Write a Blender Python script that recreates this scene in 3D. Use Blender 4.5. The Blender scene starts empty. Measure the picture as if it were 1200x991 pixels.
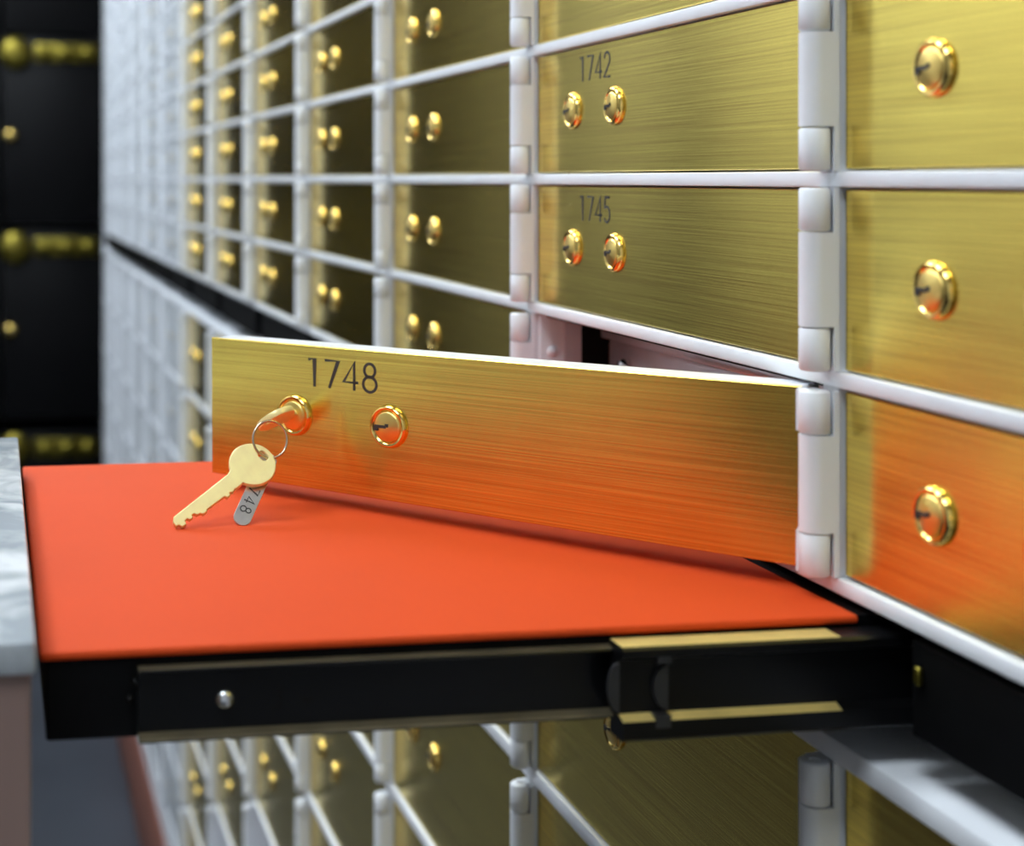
import bpy, bmesh, math, random
from mathutils import Vector, Matrix
random.seed(7)
S = bpy.context.scene
C = S.collection
HC = 1.15                                   # eye height above the vault floor

# ------------------------------------------------------------------ camera
cd = bpy.data.cameras.new('camera')
cam = bpy.data.objects.new('camera', cd); C.objects.link(cam)
TH = math.radians(8.347)
cam.location = (-0.2505, 0.0, HC)
cam.rotation_euler = (math.pi/2, 0, -TH)
cd.sensor_fit = 'HORIZONTAL'; cd.sensor_width = 36.0
cd.lens = 36.0*1738/1200
cd.shift_x = (600-250)/1200.0
cd.shift_y = -(495.5-210)/1200.0
cd.clip_start = 0.01
cd.dof.use_dof = True
cd.dof.focus_distance = 0.53
cd.dof.aperture_fstop = 9.5
S.camera = cam

# ------------------------------------------------------------------ world, exposure
w = bpy.data.worlds.new('world'); S.world = w; w.use_nodes = True
w.node_tree.nodes['Background'].inputs[0].default_value = (0.75, 0.85, 1.0, 1)
w.node_tree.nodes['Background'].inputs[1].default_value = 0.02
S.view_settings.view_transform = 'Standard'
S.view_settings.look = 'None'
S.view_settings.gamma = 1.0
S.view_settings.use_curve_mapping = False
S.view_settings.exposure = 0.0
LAMP = 14.5                                  # brightness of the ceiling panels

# ------------------------------------------------------------------ materials
def newmat(name):
    m = bpy.data.materials.new(name); m.use_nodes = True
    nt = m.node_tree; b = nt.nodes['Principled BSDF']
    return m, nt, b
def mat(name, col, rough=0.5, metal=0.0, noise=0.0, nscale=30.0, bump=0.0, coat=0.0, spec=None):
    m, nt, b = newmat(name)
    b.inputs['Roughness'].default_value = rough
    b.inputs['Metallic'].default_value = metal
    if spec is not None: b.inputs['Specular IOR Level'].default_value = spec
    if coat: b.inputs['Coat Weight'].default_value = coat
    b.inputs['Base Color'].default_value = (*col, 1)
    if noise or bump:
        tc = nt.nodes.new('ShaderNodeTexCoord'); n = nt.nodes.new('ShaderNodeTexNoise')
        n.inputs['Scale'].default_value = nscale; n.inputs['Detail'].default_value = 4
        nt.links.new(tc.outputs['Object'], n.inputs['Vector'])
        if noise:
            r = nt.nodes.new('ShaderNodeValToRGB')
            r.color_ramp.elements[0].position = .3; r.color_ramp.elements[1].position = .7
            r.color_ramp.elements[0].color = (*[c*(1-noise) for c in col], 1)
            r.color_ramp.elements[1].color = (*[min(1, c*(1+noise*.6)) for c in col], 1)
            nt.links.new(n.outputs['Fac'], r.inputs['Fac']); nt.links.new(r.outputs['Color'], b.inputs['Base Color'])
        if bump:
            bp = nt.nodes.new('ShaderNodeBump'); bp.inputs['Strength'].default_value = bump
            bp.inputs['Distance'].default_value = .001
            nt.links.new(n.outputs['Fac'], bp.inputs['Height']); nt.links.new(bp.outputs['Normal'], b.inputs['Normal'])
    return m
def brushed(name, col, rough, aniso, var=0.25, bump=0.25):
    """metal plate brushed lengthways (object Y): fine streaks in tone and relief"""
    m, nt, b = newmat(name)
    b.inputs['Metallic'].default_value = 1.0
    b.inputs['Roughness'].default_value = rough
    b.inputs['Anisotropic'].default_value = aniso
    tg = nt.nodes.new('ShaderNodeTangent'); tg.direction_type = 'RADIAL'; tg.axis = 'Z'
    b.inputs['Anisotropic Rotation'].default_value = 0.25
    nt.links.new(tg.outputs[0], b.inputs['Tangent'])
    tc = nt.nodes.new('ShaderNodeTexCoord')
    def streak(sy, sz, det):
        mp = nt.nodes.new('ShaderNodeMapping'); mp.inputs['Scale'].default_value = (1, sy, sz)
        n = nt.nodes.new('ShaderNodeTexNoise'); n.inputs['Scale'].default_value = 1.0; n.inputs['Detail'].default_value = det
        nt.links.new(tc.outputs['Object'], mp.inputs[0]); nt.links.new(mp.outputs[0], n.inputs['Vector'])
        return n
    n1 = streak(11, 1500, 3); n2 = streak(4, 3600, 2)
    mx = nt.nodes.new('ShaderNodeMath'); mx.operation = 'ADD'
    nt.links.new(n1.outputs['Fac'], mx.inputs[0]); nt.links.new(n2.outputs['Fac'], mx.inputs[1])
    r = nt.nodes.new('ShaderNodeValToRGB')
    r.color_ramp.elements[0].position = .40; r.color_ramp.elements[1].position = .62
    mh = nt.nodes.new('ShaderNodeMath'); mh.operation = 'MULTIPLY'; mh.inputs[1].default_value = .5
    nt.links.new(mx.outputs[0], mh.inputs[0]); nt.links.new(mh.outputs[0], r.inputs['Fac'])
    r.color_ramp.elements[0].color = (*[c*(1-var) for c in col], 1)
    r.color_ramp.elements[1].color = (*[min(1, c*(1+var*.5)) for c in col], 1)
    nt.links.new(r.outputs['Color'], b.inputs['Base Color'])
    rr = nt.nodes.new('ShaderNodeMapRange'); rr.inputs['To Min'].default_value = rough*.75; rr.inputs['To Max'].default_value = rough*1.3
    nt.links.new(n1.outputs['Fac'], rr.inputs['Value']); nt.links.new(rr.outputs[0], b.inputs['Roughness'])
    bp = nt.nodes.new('ShaderNodeBump'); bp.inputs['Strength'].default_value = bump; bp.inputs['Distance'].default_value = .0003
    nt.links.new(mh.outputs[0], bp.inputs['Height']); nt.links.new(bp.outputs['Normal'], b.inputs['Normal'])
    return m
def marble(name):
    m, nt, b = newmat(name)
    b.inputs['Roughness'].default_value = .25
    tc = nt.nodes.new('ShaderNodeTexCoord'); n = nt.nodes.new('ShaderNodeTexNoise')
    n.inputs['Scale'].default_value = 22; n.inputs['Detail'].default_value = 7; n.inputs['Distortion'].default_value = 1.5
    r = nt.nodes.new('ShaderNodeValToRGB')
    e = r.color_ramp.elements; e[0].position = .38; e[0].color = (.36, .40, .44, 1); e[1].position = .62; e[1].color = (.78, .81, .84, 1)
    nt.links.new(tc.outputs['Object'], n.inputs['Vector']); nt.links.new(n.outputs['Fac'], r.inputs['Fac'])
    nt.links.new(r.outputs['Color'], b.inputs['Base Color'])
    return m
def emit(name, col, s):
    m, nt, b = newmat(name)
    b.inputs['Base Color'].default_value = (.9, .9, .9, 1)
    b.inputs['Emission Color'].default_value = (*col, 1); b.inputs['Emission Strength'].default_value = s
    return m
BRASS = brushed('brushed_brass', (0.97, 0.69, 0.145), 0.21, 0.88, var=.28, bump=.24)
SATIN = mat('satin_brass', (0.92, 0.66, 0.20), 0.36, 1.0)
FLANGEHL = mat('zinc_flange_highlight', (0.72, 0.56, 0.20), 0.45, .35, noise=.15, nscale=90)  # yellow highlight painted onto the channel flange faces
PALE = mat('pale_grey_enamel', (0.46, 0.48, 0.50), 0.45, noise=.12, nscale=8)
POLISH = mat('polished_brass', (0.95, 0.68, 0.20), 0.14, 1.0)
KEYB = mat('key_brass', (1.0, 0.86, 0.38), 0.33, .22, noise=.08, nscale=180)
NICKEL = mat('nickel_steel', (0.72, 0.68, 0.62), 0.28, 1.0, noise=.1, nscale=200)
WIRE = mat('ring_wire', (0.60, 0.52, 0.42), 0.2, 1.0)
WHITE = mat('white_enamel_steel', (0.86, 0.88, 0.92), 0.32, noise=.04, nscale=40)
WHITE2 = mat('painted_compartment_lining', (0.62, 0.58, 0.62), 0.3, noise=.08, nscale=30)
TIN = mat('deposit_tin_steel', (0.62, 0.55, 0.56), 0.3, 0.6, noise=.1, nscale=40)
DARK = mat('void_shade_black', (0.005, 0.0045, 0.004), 0.7, spec=.2)  # black stands in for the shade inside slot and compartment
BLACK = mat('black_lacquered_steel', (0.003, 0.003, 0.0034), 0.55, noise=.2, nscale=60, spec=.1)
BLACKG = mat('black_slide_steel', (0.004, 0.004, 0.0045), 0.3, noise=.15, nscale=80, spec=.18)
BRONZE = mat('dull_bronze', (0.26, 0.21, 0.035), 0.35, 1.0)
LIP = mat('slide_lip_highlight', (0.17, 0.14, 0.085), 0.35, .4, noise=.35, nscale=60)  # highlight lines put into the colour of the slide lips
PLASTIC = mat('charcoal_plastic', (0.018, 0.018, 0.020), 0.45)
INK = mat('engraved_black', (0.045, 0.04, 0.035), 0.5)
RED = mat('red_vinyl', (0.66, 0.066, 0.008), 0.75, noise=.05, nscale=9, bump=.05, spec=.25)
MARB = marble('grey_marble')
LOWPANEL = mat('dark_brown_low_panel', (0.05, 0.024, 0.014), 0.4, noise=.2, nscale=6)  # for the added panel low on the unseen left wall
WALNUT = mat('brown_laminate', (0.22, 0.145, 0.125), 0.3, noise=.2, nscale=6)
FLOOR = mat('slate_blue_floor', (0.052, 0.058, 0.072), 0.4, noise=.2, nscale=4)
RUSSET = mat('russet_plinth', (0.27, 0.095, 0.06), 0.5, noise=.15, nscale=6)
PAINT = mat('pale_wall_paint', (0.32, 0.31, 0.29), 0.7, noise=.04, nscale=3)
CEIL = mat('ceiling_paint', (0.8, 0.8, 0.8), 0.8, noise=.02, nscale=3)
SHADEW = mat('grey_wall_paint', (0.45, 0.44, 0.40), 0.6, noise=.2, nscale=3)
LOCKER = mat('black_vault_steel', (0.003, 0.003, 0.0036), 0.45, noise=.2, nscale=9, spec=.15)
LIGHT = emit('lamp_diffuser', (0.84, 0.93, 1.0), LAMP)
LIGHT2 = emit('lamp_diffuser_far', (0.84, 0.93, 1.0), LAMP*1.35)
STEEL = mat('bright_steel', (0.75, 0.75, 0.76), 0.2, 1.0)

# ------------------------------------------------------------------ mesh helpers
def link(name, me, parent=None, loc=None):
    o = bpy.data.objects.new(name, me); C.objects.link(o)
    if parent: o.parent = parent
    if loc is not None: o.location = loc
    return o
def mesh(bm, *mats, smooth=False, angle=None):
    bmesh.ops.recalc_face_normals(bm, faces=bm.faces)
    me = bpy.data.meshes.new('mesh')
    if smooth:
        for f in bm.faces: f.smooth = True
        if angle:
            for e in bm.edges:
                if len(e.link_faces) == 2 and e.calc_face_angle() > angle: e.smooth = False
    bm.to_mesh(me); bm.free()
    for m in mats: me.materials.append(m)
    return me
def box(bm, x0, x1, y0, y1, z0, z1, mi=0, bev=0, seg=2):
    vs = [bm.verts.new((x, y, z)) for x in (x0, x1) for y in (y0, y1) for z in (z0, z1)]
    fs = [bm.faces.new([vs[i] for i in q]) for q in ((0,1,3,2),(4,6,7,5),(0,4,5,1),(2,3,7,6),(0,2,6,4),(1,5,7,3))]
    for f in fs: f.material_index = mi
    if bev:
        es = list({e for f in fs for e in f.edges})
        r = bmesh.ops.bevel(bm, geom=es, offset=bev, segments=seg, affect='EDGES', profile=.5)
        for f in r['faces']: f.material_index = mi
    return fs
def boxmesh(x0, x1, y0, y1, z0, z1, m, bev=0, seg=2):
    bm = bmesh.new(); box(bm, x0, x1, y0, y1, z0, z1, 0, bev, seg)
    return mesh(bm, m, smooth=bool(bev), angle=math.radians(40))
def prism(bm, pts, axis, a, b, mi=0):
    """closed 2D outline swept along an axis; pts are the two other coordinates in x,y,z order"""
    def P(u, v, t):
        return {'x': (t, u, v), 'y': (u, t, v), 'z': (u, v, t)}[axis]
    A = [bm.verts.new(P(u, v, a)) for u, v in pts]; B = [bm.verts.new(P(u, v, b)) for u, v in pts]
    n = len(pts); fs = [bm.faces.new(A), bm.faces.new(B[::-1])]
    for i in range(n): fs.append(bm.faces.new((A[i], A[(i+1) % n], B[(i+1) % n], B[i])))
    for f in fs: f.material_index = mi
    return fs
def lathe(bm, prof, seg=28, mi=0, axis='x', c=(0, 0, 0)):
    """prof: (radius, position along axis)"""
    rings = []
    def P(r, t, a):
        u, v = r*math.cos(a), r*math.sin(a)
        p = {'x': (t, u, v), 'z': (u, v, t), 'y': (u, t, v)}[axis]
        return (p[0]+c[0], p[1]+c[1], p[2]+c[2])
    for r, t in prof:
        if r < 1e-7: rings.append([bm.verts.new(P(0, t, 0))])
        else: rings.append([bm.verts.new(P(r, t, 2*math.pi*i/seg)) for i in range(seg)])
    for A, B in zip(rings, rings[1:]):
        for i in range(seg):
            j = (i+1) % seg
            q = [A[i % len(A)], A[j % len(A)], B[j % len(B)], B[i % len(B)]]
            q = list(dict.fromkeys(q))
            if len(q) > 2: bm.faces.new(q).material_index = mi
def ribbon(bm, pts, wd, fr, closed=False, th=.00012, mi=0):
    """flat stroke: pts in (u,v); fr maps (u,v,depth) to 3D"""
    n = len(pts); L = []; R = []
    for i in range(n):
        a = pts[i-1] if (i > 0 or closed) else pts[i]
        b = pts[(i+1) % n] if (i < n-1 or closed) else pts[i]
        d = Vector((b[0]-a[0], b[1]-a[1])).normalized(); nn = Vector((-d.y, d.x))*wd/2
        k = 1.0
        if 0 < i < n-1 or closed:
            d1 = Vector((pts[i][0]-pts[i-1][0], pts[i][1]-pts[i-1][1])).normalized()
            k = min(1.8, 1/max(.35, abs(d1.dot(d))))
        L.append((pts[i][0]+nn.x*k, pts[i][1]+nn.y*k)); R.append((pts[i][0]-nn.x*k, pts[i][1]-nn.y*k))
    T = [[bm.verts.new(fr(u, v, h)) for u, v in side] for side in (L, R) for h in (0, th)]
    m = n if closed else n-1
    for i in range(m):
        j = (i+1) % n
        for p, q in ((0, 1), (1, 3), (3, 2), (2, 0)):
            bm.faces.new((T[p][i], T[p][j], T[q][j], T[q][i])).material_index = mi
    if not closed:
        for i in (0, n-1): bm.faces.new((T[0][i], T[1][i], T[3][i], T[2][i])).material_index = mi
def ell(cx, cy, rx, ry, a0=0, a1=360, n=22):
    return [(cx+rx*math.cos(math.radians(a0+(a1-a0)*i/n)), cy+ry*math.sin(math.radians(a0+(a1-a0)*i/n))) for i in range(n+1)]
GL = {  # strokes in a box 0.6 wide, 1 high: (points, closed)
 '1': [([(.10, .93), (.36, .97), (.36, 0)], False)],
 '7': [([(.02, .95), (.58, .95), (.20, 0)], False)],
 '4': [([(.46, 0), (.46, .96), (.02, .27), (.62, .27)], False)],
 '8': [(ell(.31, .73, .22, .23)[:-1], True), (ell(.31, .26, .27, .26)[:-1], True)],
 '2': [(ell(.30, .70, .25, .26, 170, -35, 16)+[(.03, .04), (.58, .04)], False)],
 '5': [([(.52, .95), (.14, .95), (.09, .52)]+ell(.29, .31, .26, .29, 115, -150, 18), False)],
}
def number_mesh(txt, h, m, fr, pitch=.74, wd=.085):
    bm = bmesh.new(); u0 = 0
    for ch in txt:
        for pts, cl in GL[ch]:
            ribbon(bm, [((u0+x)*h, y*h) for x, y in pts], wd*h, fr, cl)
        u0 += pitch
    return mesh(bm, m)
def tag(o, label, cat, group=None):
    o['label'] = label; o['category'] = cat
    if group: o['group'] = group
    return o
def empty(name, loc, rz=0):
    o = bpy.data.objects.new(name, None); C.objects.link(o); o.location = loc; o.rotation_euler.z = rz
    o.empty_display_size = .02
    return o
def struct(name, me):
    o = link(name, me); o['kind'] = 'structure'; return o
def axes(o, origin, ex, ey):
    ex = Vector(ex).normalized(); ey = Vector(ey); ey = (ey-ex*ey.dot(ex)).normalized(); ez = ex.cross(ey)
    M = Matrix((ex, ey, ez)).transposed().to_4x4(); M.translation = Vector(origin); o.matrix_world = M

# ------------------------------------------------------------------ layout of the wall of boxes (door faces in the plane x = 0)
W = 0.2535; Y0 = 0.4107                      # column pitch, right edge of the post beside the open box
NC = 12                                      # columns left of that post
P = 0.06                                     # row pitch above the slot
LP = 0.109; LT = 0.1705                      # row pitch and first rail below the slot
YE = lambda n: Y0 + n*W
YMIN, YMAX = Y0 - 2*W, Y0 + NC*W
FLOORZ = 0.0

# ------------------------------------------------------------------ setting
struct('floor', boxmesh(-1.9, .45, -1.6, 4.6, -.05, 0, FLOOR))
struct('ceiling', boxmesh(-1.9, .45, -1.6, 4.6, 2.5, 2.55, CEIL))
struct('wall_right', boxmesh(.42, .47, -1.6, 4.6, 0, 2.5, PAINT))
struct('wall_left', boxmesh(-1.45, -1.40, -1.6, 4.6, 0, 2.5, PAINT))
struct('wall_far', boxmesh(-1.40, .42, 4.55, 4.6, 0, 2.5, SHADEW))
struct('wall_near', boxmesh(-1.40, .42, -1.6, -1.55, 0, 2.5, WHITE))
struct('reflection_panel_1', boxmesh(-1.40, -1.36, 3.20, 3.46, 0, 2.5, LOCKER, .003))  # unseen dark strip, added for a dark reflected band in the doors
struct('reflection_panel_2', boxmesh(-1.40, -1.37, 1.0, 3.18, .86, 2.4, WHITE, .003))  # unseen white panel, added to brighten reflections in the near brass doors
struct('reflection_panel_3', boxmesh(-1.40, -1.37, 3.48, 4.18, .86, 2.4, WHITE, .003))  # second unseen white panel, added to lighten the brass reflections
struct('low_reflection_panel', boxmesh(-1.40, -1.365, -1.5, 3.19, 0, .85, LOWPANEL, .003))  # unseen brown panel, added to darken what the lower doors reflect
struct('baseboard_right', boxmesh(-.004, .03, YMIN, YMAX+.03, 0, HC-.985, RUSSET, .002))

# ceiling lamps
for i, (y, s) in enumerate(((-.3, 1), (.9, 1), (2.2, 1), (3.3, 1))):
    t = empty('ceiling_lamp', (-.72, y, 2.5))
    tag(t, 'square flush ceiling panel lamp, %s along the aisle from the near end' % ('first', 'second', 'third', 'fourth')[i], 'lamp', 'panel lamps along the ceiling')
    bm = bmesh.new()
    for a in ((-.33, -.30, -.33, .33), (.30, .33, -.33, .33), (-.30, .30, -.33, -.30), (-.30, .30, .30, .33)): box(bm, *a, -.03, 0)
    link('lamp_frame', mesh(bm, WHITE), t)
    link('diffuser', boxmesh(-.30, .30, -.30, .30, -.022, -.004, LIGHT if y < 2 else LIGHT2), t)

# ------------------------------------------------------------------ white steel frame
fr = empty('deposit_box_frame', (0, 0, 0))
tag(fr, 'white steel frame of posts and rails holding the wall of deposit boxes', 'frame')
ZT = HC + 9*P
slot_top, slot_bot = HC-.1240, HC-.1665
low_end = HC-.985
post_me_u = boxmesh(-.0010, .016, .0012, .0100, HC-.1190, ZT, WHITE, .0008)
post_me_l = boxmesh(-.0010, .016, .0012, .0100, low_end+.001, HC-.174, WHITE, .0008)
for n in range(-2, NC+1):
    link('post', post_me_u, fr, (0, YE(n), 0)); link('post', post_me_l, fr, (0, YE(n), 0))
for k in range(-2, 10):
    h = .1215 if k == -2 else -k*P
    link('rail', boxmesh(-.0018, .016, YMIN, YMAX+.011, HC-h-.0024, HC-h+.0024, WHITE, .0007), fr)
for i in range(0, 8):
    h = LT + LP*i
    link('rail', boxmesh(-.0018 if i else -.003, .016 if i else .38, YMIN, YMAX+.011, HC-h-.0035, HC-h+.0035, WHITE, .0009), fr)
link('base_panel', boxmesh(-.001, .03, YMIN, YMAX+.011, low_end, HC-LT-LP*7-.0035, WHITE), fr)
# carcass behind the doors; open at the unlocked compartment and along the shelf slot
link('upper_carcass', boxmesh(.0180, .40, YMIN, YMAX, HC-.0624, ZT, WHITE2), fr)
link('middle_carcass', boxmesh(.0180, .40, YMIN, Y0, HC-.1238, HC-.0626, WHITE2), fr)
link('middle_carcass', boxmesh(.0180, .40, YE(1)+.0112, YMAX, HC-.1238, HC-.0626, WHITE2), fr)
link('lower_carcass', boxmesh(.0180, .40, YMIN, YMAX, .0, HC-.1742, WHITE2), fr)
link('end_panel', boxmesh(.0, .40, YMAX+.0112, YMAX+.03, 0, ZT, WHITE), fr)
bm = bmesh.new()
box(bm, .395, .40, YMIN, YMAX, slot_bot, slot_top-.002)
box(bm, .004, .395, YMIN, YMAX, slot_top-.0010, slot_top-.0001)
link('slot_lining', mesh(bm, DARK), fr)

# ------------------------------------------------------------------ safe deposit boxes (hinge axis is each door's origin)
AX = -.0068; AYO = .0045
FO = -AX                                     # door face lies this far behind the hinge axis
LDOOR, LOPEN = .2482, .2437
def door_mesh(hgt, m, bev=.0003, L=LDOOR):
    bm = bmesh.new()
    box(bm, FO, FO+.0012, .0058, L, -hgt/2, hgt/2, 0, bev, 1)
    return mesh(bm, m)
def backing_mesh(hgt, L=LDOOR):
    bm = bmesh.new()
    box(bm, FO+.0013, FO+.0165, .0060, L-.0003, -hgt/2+.0003, hgt/2-.0003, 0, .0006, 1)
    return mesh(bm, WHITE)
def lock_mesh(m, simple=False):
    bm = bmesh.new(); sg = 16 if simple else 40
    x = FO
    lathe(bm, [(.0081, x), (.0080, x-.0008), (.0076, x-.0016), (.0071, x-.0019), (.0064, x-.0018), (.0060, x-.0014)], sg)
    lathe(bm, [(.0060, x-.0014), (.0058, x-.0012), (.0056, x-.0016), (.0050, x-.0020), (.0, x-.0023)], sg, 2)
    if not simple:
        for (a, b_, c_, d_) in ((.0000, .0050, -.0005, .0006), (.0036, .0053, -.0016, .0003), (-.0010, .0004, .0000, .0012)):
            box(bm, x-.0025, x-.0010, a, b_, c_, d_, 1)
    return mesh(bm, m, INK, SATIN, smooth=True, angle=math.radians(35))
def knuckle_door_mesh(h):
    """short knuckle with the tongue that carries the door"""
    bm = bmesh.new(); r = .0045
    lathe(bm, [(0, -h/2), (r-.0006, -h/2), (r, -h/2+.0006), (r, h/2-.0006), (r-.0006, h/2), (.0016, h/2), (.0014, h/2-.0006), (0, h/2-.0006)], 20, axis='z')
    box(bm, .0003, .0050, .0002, .0056, -h/2+.0003, h/2-.0003)
    box(bm, .0040, FO-.0001, .0057, .0064, -h/2+.0003, h/2-.0003)
    return mesh(bm, WHITE, smooth=True, angle=math.radians(50))
def leaf_mesh(hmid, htot):
    """long middle knuckle and the leaf strip fixed to the post"""
    bm = bmesh.new(); r = .0045; h = hmid; q = FO-.0012
    pts = [(q, -.0042), (.0040, -.0042), (.0003, -.0045)]
    pts += [(r*math.cos(math.radians(a)), r*math.sin(math.radians(a))) for a in range(-96, -276, -9)] + [(.0003, .0045), (q, .0038)]
    prism(bm, pts, 'z', -h/2, h/2)
    for z0, z1 in ((-htot/2, -h/2), (h/2, htot/2)):
        box(bm, .0040, q, -.0042, -.0032, z0, z1)
    return mesh(bm, WHITE, smooth=True, angle=math.radians(40))
KH = .0130
M = {}
for key, hgt in (('u', .0537), ('m', .0545), ('l', .1000)):
    tot = hgt + .0012
    M[key] = dict(door=door_mesh(hgt, BRASS), pale=door_mesh(hgt, PALE), back=backing_mesh(hgt), leaf=leaf_mesh(tot-2*KH-.0006, tot), tot=tot)
KN = knuckle_door_mesh(KH)
LK = lock_mesh(POLISH); LKS = lock_mesh(POLISH, True); LKP = lock_mesh(PALE, True)
LOCKT = (.2056, .1611); LOCKO = (.2008, .1568)
ODOOR = door_mesh(.0555, BRASS, L=LOPEN); OBACK = backing_mesh(.0555, LOPEN)
ORD = ['', 'first', 'second', 'third', 'fourth', 'fifth', 'sixth', 'seventh', 'eighth', 'ninth', 'tenth', 'eleventh', 'twelfth']
def make_box(n, kind, zc, key, label, group, open_ang=0.0, sag=0.0, number=None):
    t = empty('safe_deposit_box', (AX, YE(n)+AYO, zc))
    tag(t, label, 'deposit box', group)
    md = M[key]
    d = link('door', ODOOR if open_ang else (md['pale'] if kind == 'pale' else md['door']), t)
    d.rotation_euler = (sag, 0, open_ang)
    if n < 8:
        link('door_backing', OBACK if open_ang else md['back'], d)
        for lt in (LOCKO if open_ang else LOCKT): link('lock', LKP if kind == 'pale' else (LK if n < 3 else LKS), d, (0, lt, 0))
    if number:
        f_ = lambda u, v, h: (FO-.00002-h, -u, v)
        nm = number_mesh(number, .0111, INK, f_, pitch=.79, wd=.095)
        link('number', nm, d, (0, .1952 if open_ang else .1985, .0120))
    for s in (-1, 1):
        kn = link('hinge_knuckle', KN, t, (0, 0, s*(md['tot']/2-KH/2)))
        kn.rotation_euler = (0, 0, open_ang)
    link('hinge_leaf', md['leaf'], t)
    return t
UP = {-1: 3, 0: 3, 1: 3, 2: 3, 3: 4, 4: 5, 5: 5, 6: 6, 7: 6, 8: 7, 9: 8, 10: 8, 11: 8}     # rows above eye level that show
LOWROWS = {-1: (0, 1), 0: (0, 1, 2), 1: (0, 1, 2), 2: (1, 2, 3), 3: (1, 2, 3), 4: (0, 1, 2, 3, 4), 5: (0, 1, 2, 3, 4, 5, 6), 6: range(7), 7: range(7), 8: range(7), 9: range(7), 10: range(7), 11: range(7)}
def colname(n):
    if n < 0: return 'first column right of open box'
    if n == 0: return 'same column as open box'
    return '%s column left of open box' % ORD[n]
OPEN_Z = HC - .0912
OPEN_A = math.radians(41.4)
for n in range(-1, NC):
    kind = 'pale' if n >= 6 else 'brass'
    adj = 'pale grey' if kind == 'pale' else 'brass'
    for k in range(-2, UP[n]):
        row = k+3
        if (n, k) == (0, -2): continue
        zc = OPEN_Z+.0005 if k == -2 else HC+(k+.5)*P
        num = {(0, 0): '1742', (0, -1): '1745'}.get((n, k))
        lab = '%s deposit box%s, %s row above shelf slot, %s' % (adj, ' engraved '+num if num else '', ORD[row], colname(n))
        make_box(n, kind, zc, 'm' if k == -2 else 'u', lab, 'small deposit boxes above the shelf slot', number=num)
    for i in LOWROWS[n]:
        zc = HC-(LT+LP*(i+.5))
        lab = 'tall %s deposit box, %s row below shelf slot, %s' % (adj, ORD[i+1], colname(n))
        make_box(n, 'pale' if n >= 6 else 'brass', zc, 'l', lab, 'taller deposit boxes below the shelf slot')
ob = make_box(0, 'brass', OPEN_Z, 'm', 'open deposit box with brass door 1748 swung out over the red shelf', 'small deposit boxes above the shelf slot', OPEN_A, math.radians(-.33), '1748')
# compartment behind the open door
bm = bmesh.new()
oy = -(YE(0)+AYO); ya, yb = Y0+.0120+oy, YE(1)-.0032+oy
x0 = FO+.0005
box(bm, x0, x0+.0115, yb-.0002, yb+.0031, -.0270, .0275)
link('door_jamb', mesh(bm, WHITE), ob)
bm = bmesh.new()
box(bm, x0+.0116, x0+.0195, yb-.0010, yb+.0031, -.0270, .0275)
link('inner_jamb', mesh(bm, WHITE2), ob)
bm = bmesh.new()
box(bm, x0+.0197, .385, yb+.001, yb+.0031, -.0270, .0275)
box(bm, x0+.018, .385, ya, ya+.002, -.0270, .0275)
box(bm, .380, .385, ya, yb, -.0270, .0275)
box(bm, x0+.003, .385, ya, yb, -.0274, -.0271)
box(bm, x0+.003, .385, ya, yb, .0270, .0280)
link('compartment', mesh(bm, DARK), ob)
bm = bmesh.new()
lathe(bm, [(.0026, 0), (.0024, -.0008), (.0, -.0014)], 16, axis='y', c=(x0+.0055, yb-.0002, .0110))
link('strike_screw', mesh(bm, WHITE, smooth=True), ob)
# tin inside it
tn = empty('deposit_tin', (.031, .545, HC-.1180))
tag(tn, 'pinkish grey steel deposit tin inside the open compartment', 'tin')
link('tin_body', boxmesh(0, .33, -.105, .111, 0, .044, TIN, .002), tn)
link('tin_lid', boxmesh(-.003, .12, -.1065, .1125, .0442, .0490, TIN, .0012), tn)
bm = bmesh.new()
for i in range(13):
    a0, a1 = math.pi*i/12, math.pi*(i+1)/12
lathe(bm, [(.0038, 0), (.0038, -.002), (.0026, -.0042), (0, -.0048)], 18, axis='x', c=(0, .088, .034))
link('tin_knob', mesh(bm, STEEL, smooth=True), tn)

# ------------------------------------------------------------------ pull-out shelf
sx0, sx1 = -.2390, -.0040
sy0, sy1 = .3962, .6553
ztop = HC-.1257
sh = empty('pull_out_shelf', (0, sy0, ztop))
tag(sh, 'red-topped black shelf pulled out of the slot beneath the open door', 'shelf')
def S_(x0, x1, y0, y1, h0, h1): return (x0, x1, y0-sy0, y1-sy0, HC-h1-ztop, HC-h0-ztop)
link('red_top', boxmesh(*S_(sx0, sx1, sy0, sy1, .1257, .1283), RED, .0011, 3), sh)
bm = bmesh.new()
box(bm, *S_(-.2372, .26, sy0+.0016, sy1-.0014, .1284, .1500), 0, .0006, 1)
box(bm, *S_(-.0038, .30, sy0+.0016, sy1-.0014, .1262, .1285))
link('tray', mesh(bm, BLACK), sh)
# inner slide member: a shallow channel with a lip top and bottom
bm = bmesh.new()
ya = sy0+.0015
def Zh(h): return HC-h-ztop
prof = [(ya, Zh(.1308)), (ya-.0042, Zh(.1308)), (ya-.0046, Zh(.1313)), (ya-.0042, Zh(.1320)), (ya-.0012, Zh(.1326)),
        (ya-.0012, Zh(.1484)), (ya-.0042, Zh(.1490)), (ya-.0046, Zh(.1497)), (ya-.0042, Zh(.1503)), (ya, Zh(.1503))]
prof = [(y-sy0, z) for y, z in prof]
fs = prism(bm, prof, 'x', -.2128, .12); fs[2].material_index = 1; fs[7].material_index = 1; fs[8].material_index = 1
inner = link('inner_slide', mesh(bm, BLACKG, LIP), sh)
bm = bmesh.new()
lathe(bm, [(.0027, ya-.0012-sy0), (.0026, ya-.0022-sy0), (.0019, ya-.0031-sy0), (.0008, ya-.0035-sy0), (0, ya-.0035-sy0)], 20, axis='y', c=(-.1893, 0, Zh(.1403)))
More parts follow.
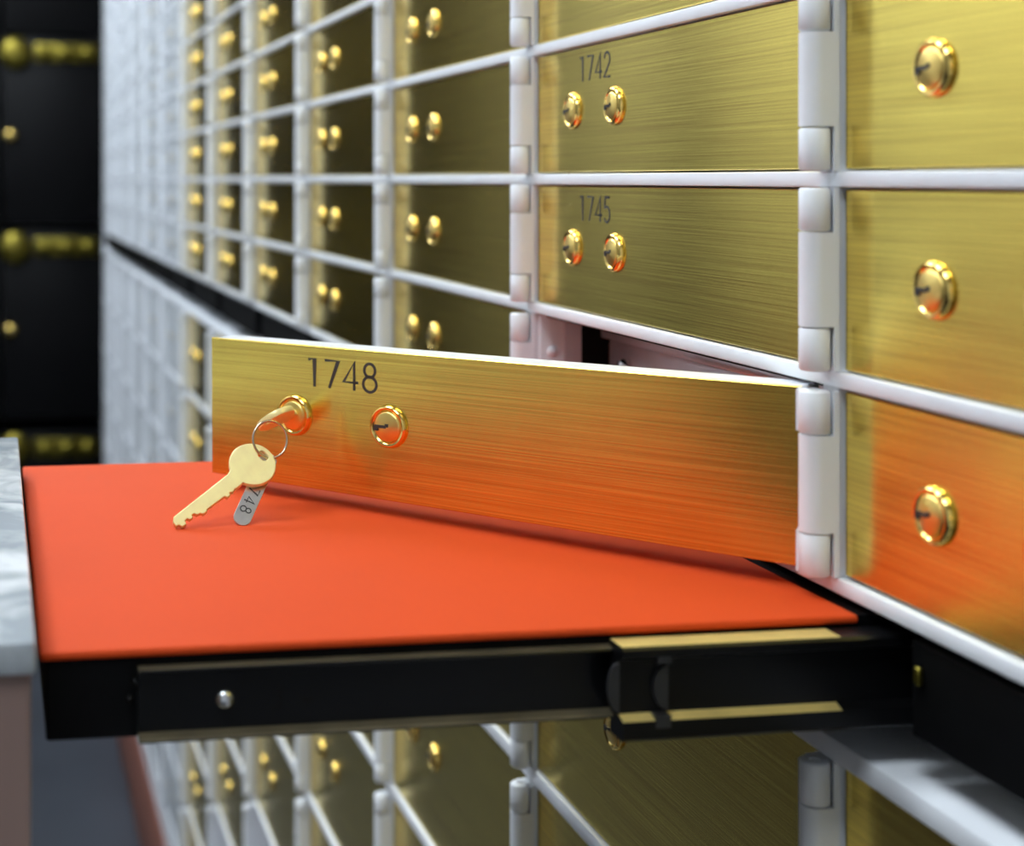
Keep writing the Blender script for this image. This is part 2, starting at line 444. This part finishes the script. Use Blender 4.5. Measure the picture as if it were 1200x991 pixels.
link('rivet', mesh(bm, STEEL, smooth=True), inner)
for hx, hz in ((-.2135, .1347), (-.2150, .1392)):
    bm = bmesh.new(); lathe(bm, [(.0012, ya-.0004-sy0), (.0010, ya-.0020-sy0), (0, ya-.0024-sy0)], 12, axis='y', c=(hx, 0, Zh(hz)))
    link('end_dimple', mesh(bm, BLACKG, smooth=True), inner)
bm = bmesh.new()
box(bm, -.1745, -.1735, ya-.00135-sy0, ya-.0011-sy0, Zh(.1440), Zh(.1375)); box(bm, -.1765, -.1735, ya-.00135-sy0, ya-.0011-sy0, Zh(.1440), Zh(.1432))
box(bm, -.1680, -.1650, ya-.00135-sy0, ya-.0011-sy0, Zh(.1425), Zh(.1410))
link('punched_slots', mesh(bm, DARK), inner)
# outer channel
bm = bmesh.new()
yo = sy0-.0006
C_ = [(yo, Zh(.1288)), (yo-.0082, Zh(.1288)), (yo-.0090, Zh(.1296)), (yo-.0090, Zh(.1318)), (yo-.0062, Zh(.1330)), (yo-.0054, Zh(.1330)),
      (yo-.0054, Zh(.1480)), (yo-.0090, Zh(.1492)), (yo-.0090, Zh(.1540)), (yo-.0082, Zh(.1548)), (yo, Zh(.1548))]
prism(bm, [(y-sy0, z) for y, z in C_], 'x', -.0150, .26); fs = prism(bm, [(y-sy0, z) for y, z in C_], 'x', -.0800, -.0150); fs[2].material_index = 1; fs[8].material_index = 1  # painted highlight stops short; the black length stands for shade near the wall
och = link('outer_channel', mesh(bm, BLACKG, FLANGEHL), sh)
# bracket that frames the mouth of the channel, with the bowed ball retainer
bm = bmesh.new()
pts = ell(0, 0, .0034, .0068, 90, 270, 14)
prism(bm, [(-.0800+u, Zh(.1405)+v) for u, v in pts], 'y', yo-.0066-sy0, yo-.0054-sy0)
link('ball_retainer', mesh(bm, PLASTIC), och)
bm = bmesh.new()
pts = ell(0, 0, .0042, .0062, 90, 270, 14)
prism(bm, [(-.0660+u, Zh(.1408)+v) for u, v in pts], 'y', yo-.0072-sy0, yo-.0053-sy0)
box(bm, -.0700, -.0660, yo-.0093-sy0, yo-.0052-sy0, Zh(.1334), Zh(.1316))
box(bm, -.0705, -.0662, yo-.0093-sy0, yo-.0052-sy0, Zh(.1512), Zh(.1478))
link('latch_clip', mesh(bm, PLASTIC), och)

# shelves still pushed in along the slot: only their black fronts show
stow_me = boxmesh(.0, .36, .0015, W-.0320, HC-.1540-ztop, HC-.1272-ztop, BLACK, .0006, 1)
for n in [-1] + list(range(1, NC)):
    t = empty('pull_out_shelf', (.0006, YE(n), ztop))
    tag(t, 'black front of shelf stowed in the slot, %s' % colname(n), 'shelf', 'shelves stowed along the slot')
    link('tray', stow_me, t)
    if n < 0: link('catch', boxmesh(-.0020, -.0002, .2155, .2180, HC-.1385-ztop, HC-.1335-ztop, BRONZE, .0004, 1), t)

# ------------------------------------------------------------------ stone-topped stand at the left
st = empty('stone_topped_stand', (-.46, .497, 0))
tag(st, 'grey marble-topped brown stand touching the free end of the red shelf', 'stand')
link('marble_top', boxmesh(-.22, .2190, -.142, .142, HC-.118, HC-.110, MARB, .0012), st)
link('stand_body', boxmesh(-.215, .2178, -.140, .140, 0, HC-.1182, WALNUT, .001), st)

# ------------------------------------------------------------------ keys
def curve_mesh(splines, thick, bev, m):
    cu = bpy.data.curves.new('outline', 'CURVE'); cu.dimensions = '2D'; cu.fill_mode = 'BOTH'
    cu.extrude = thick/2-bev; cu.bevel_depth = bev; cu.bevel_resolution = 1; cu.offset = -bev
    for pts in splines:
        s = cu.splines.new('POLY'); s.points.add(len(pts)-1); s.use_cyclic_u = True
        for p, (x, y) in zip(s.points, pts): p.co = (x, y, 0, 1)
    o = bpy.data.objects.new('tmp', cu); C.objects.link(o)
    dg = bpy.context.evaluated_depsgraph_get(); me = bpy.data.meshes.new_from_object(o.evaluated_get(dg))
    bpy.data.objects.remove(o); me.materials.clear(); me.materials.append(m)
    return me
def key_outline(R=.0088):
    pts = []
    a = math.asin(.0034/R)
    for i in range(41):
        t = a+(2*math.pi-2*a)*i/40
        pts.append((R*math.cos(t), R*math.sin(t)))
    # lower edge (plain back of the blade), then the bitted upper edge
    pts += [(.0102, -.0027), (.0372, -.0024), (.0386, -.0012)]
    bits = [(.0390, .0010), (.0378, .0012), (.0374, .0026), (.0355, .0026), (.0350, .0012), (.0338, .0012), (.0334, .0022), (.0320, .0022),
            (.0316, .0012), (.0306, .0013), (.0300, .0024), (.0288, .0026), (.0282, .0036), (.0262, .0036), (.0258, .0030),
            (.0172, .0032), (.0168, .0042), (.0152, .0042), (.0148, .0032), (.0136, .0040), (.0124, .0034), (.0105, .0036)]
    return pts + bits
hole = [(-.0056+.0015*u, .0021*v) for u, v in ((-1, -.6), (-.6, -1), (.6, -1), (1, -.6), (1, .6), (.6, 1), (-.6, 1), (-1, .6))]
key_me = curve_mesh([key_outline(), hole], .0021, .00025, KEYB)
eye = Vector(cam.location)
def wp(x, y, z): return Vector((x, y, z))
kg = 'keys of box 1748'
# hanging key: bow on the ring, tip of the blade on the red top
hk = link('brass_key', key_me)
bowp, tipp = wp(-.1559, .5450, HC-.1066), wp(-.1872, .5297, HC-.1246)
ex = (tipp-bowp).normalized(); toc = (eye-bowp).normalized(); toc = (toc+Vector((-.1, 0, .42))).normalized()
axes(hk, bowp, ex, toc.cross(ex))
tag(hk, 'brass key hanging from the wire ring, tip resting on the red shelf', 'key')
# key standing in the left lock of the open door
def on_door(t, dz, out):
    a = OPEN_A
    return wp(AX-t*math.sin(a)+(FO-out)*math.cos(a), YE(0)+AYO+t*math.cos(a)+(FO-out)*math.sin(a), OPEN_Z+dz)
nrm = Vector((-math.cos(OPEN_A), -math.sin(OPEN_A), 0)); lft = Vector((-math.sin(OPEN_A), math.cos(OPEN_A), 0))
be = math.radians(36)
kk = [p for p in key_outline(.0078) if p[0] < .0104][:-1]
kk = kk[:-1] if False else kk
k1_me = curve_mesh([kk + [(.0104, -.0027), (.0112, -.0026), (.0112, .0030)], [(-p[0]*0-.0050+.0015*math.cos(t), .0015*math.sin(t)) for p, t in [((0, 0), 2*math.pi*i/16) for i in range(16)]]], .0024, .0003, KEYB)
k1 = link('brass_key', k1_me)
axes(k1, on_door(LOCKO[0], -.0010, .0122), -nrm, lft*math.cos(be)-Vector((0, 0, 1))*math.sin(be))
tag(k1, 'brass key stuck in the left lock of the open door, bow seen nearly edge-on', 'key')
# wire ring
bm = bmesh.new(); R, r = .0069, .00048
for i in range(48):
    for j in range(8):
        a, b_ = 2*math.pi*i/48, 2*math.pi*j/8
        bm.verts.new(((R+r*math.cos(b_))*math.cos(a), (R+r*math.cos(b_))*math.sin(a), r*math.sin(b_)))
bm.verts.ensure_lookup_table()
for i in range(48):
    for j in range(8):
        bm.faces.new([bm.verts[(i % 48)*8+j], bm.verts[((i+1) % 48)*8+j], bm.verts[((i+1) % 48)*8+(j+1) % 8], bm.verts[i*8+(j+1) % 8]])
rg = link('key_ring', mesh(bm, WIRE, smooth=True))
rn = (Vector((-.17, -.96, .12)) + Vector((.38, 0, .12))).normalized()
right = Vector((math.cos(TH), -math.sin(TH), 0))
dv = right*.49 + Vector((0, 0, .87)); dv = (dv-rn*dv.dot(rn)).normalized()
rp = bowp - (tipp-bowp).normalized()*.0056 + dv*(R+.0003)
axes(rg, rp, dv, rn.cross(dv))
tag(rg, 'thin wire key ring joining the lock key to the hanging key', 'key ring')
# numbered fob
tt = empty('key_tag', (0, 0, 0))
tp, te = wp(-.1493, .5486, HC-.1059), wp(-.1626, .5320, HC-.1248)
ex = (te-tp).normalized(); tc_ = ((eye-tp).normalized()+Vector((0, 0, .12))).normalized()
axes(tt, tp, ex, tc_.cross(ex))
tag(tt, 'small steel fob stamped 1748 hanging behind the loose brass key', 'key tag')
Lt, wt = (te-tp).length+.001, .0033
outl = ell(0, 0, wt, wt, 90, 270, 12)+ell(Lt-wt, 0, wt, wt, -90, 90, 12)
link('fob_plate', curve_mesh([outl, [(.0012*math.cos(2*math.pi*i/14)-.001, .0012*math.sin(2*math.pi*i/14)) for i in range(14)]], .0009, .00012, NICKEL), tt)
link('number', number_mesh('1748', .0042, INK, lambda u, v, h: (Lt-.0205+u, v-.0021, .00048+h), pitch=1.0, wd=.10), tt)

# ------------------------------------------------------------------ dark bank of lockers closing the aisle
row = 0
for i, x in enumerate((-1.0, -.695, -.39, -.085, .22)):  # leftmost column is out of view, added to keep brass reflections dark
    for j in range(4):
        z1 = (.44, 1.005, 1.55, 2.09)[j]; z0 = max(.005, z1-.53)
        t = empty('vault_locker', (x, 4.2, z0))
        tag(t, 'black vault locker with brass knobs, %s from left and %s from floor on far wall' % (ORD[i+1], ORD[j+1]), 'locker', 'black vault lockers on the far wall')
        h = z1-z0
        link('locker_body', boxmesh(-.149, .149, 0, .3, 0, h, LOCKER, .003), t)
        link('brass_plate', boxmesh(-.058, .118, -.010, -.001, h-.070, h-.020, BRONZE, .002), t)
        for kx in (-.03, .03, .09):
            bm = bmesh.new()
            lathe(bm, [(.018, -.0105), (.022, -.018), (.016, -.03), (0, -.034)], 18, axis='y', c=(kx, 0, h-.045))
            link('brass_knob', mesh(bm, BRONZE, smooth=True), t)
        bm2 = bmesh.new()
        lathe(bm2, [(.030, -.001), (.046, -.008), (.044, -.020), (.020, -.026), (0, -.027)], 24, axis='y', c=(-.112, 0, h-.045))
        link('round_handle', mesh(bm2, BRONZE, smooth=True), t)
        bm = bmesh.new(); lathe(bm, [(.016, -.001), (.019, -.008), (.014, -.020), (0, -.023)], 18, axis='y', c=(-.125, 0, h*.48))
        link('lock_knob', mesh(bm, POLISH, smooth=True), t)
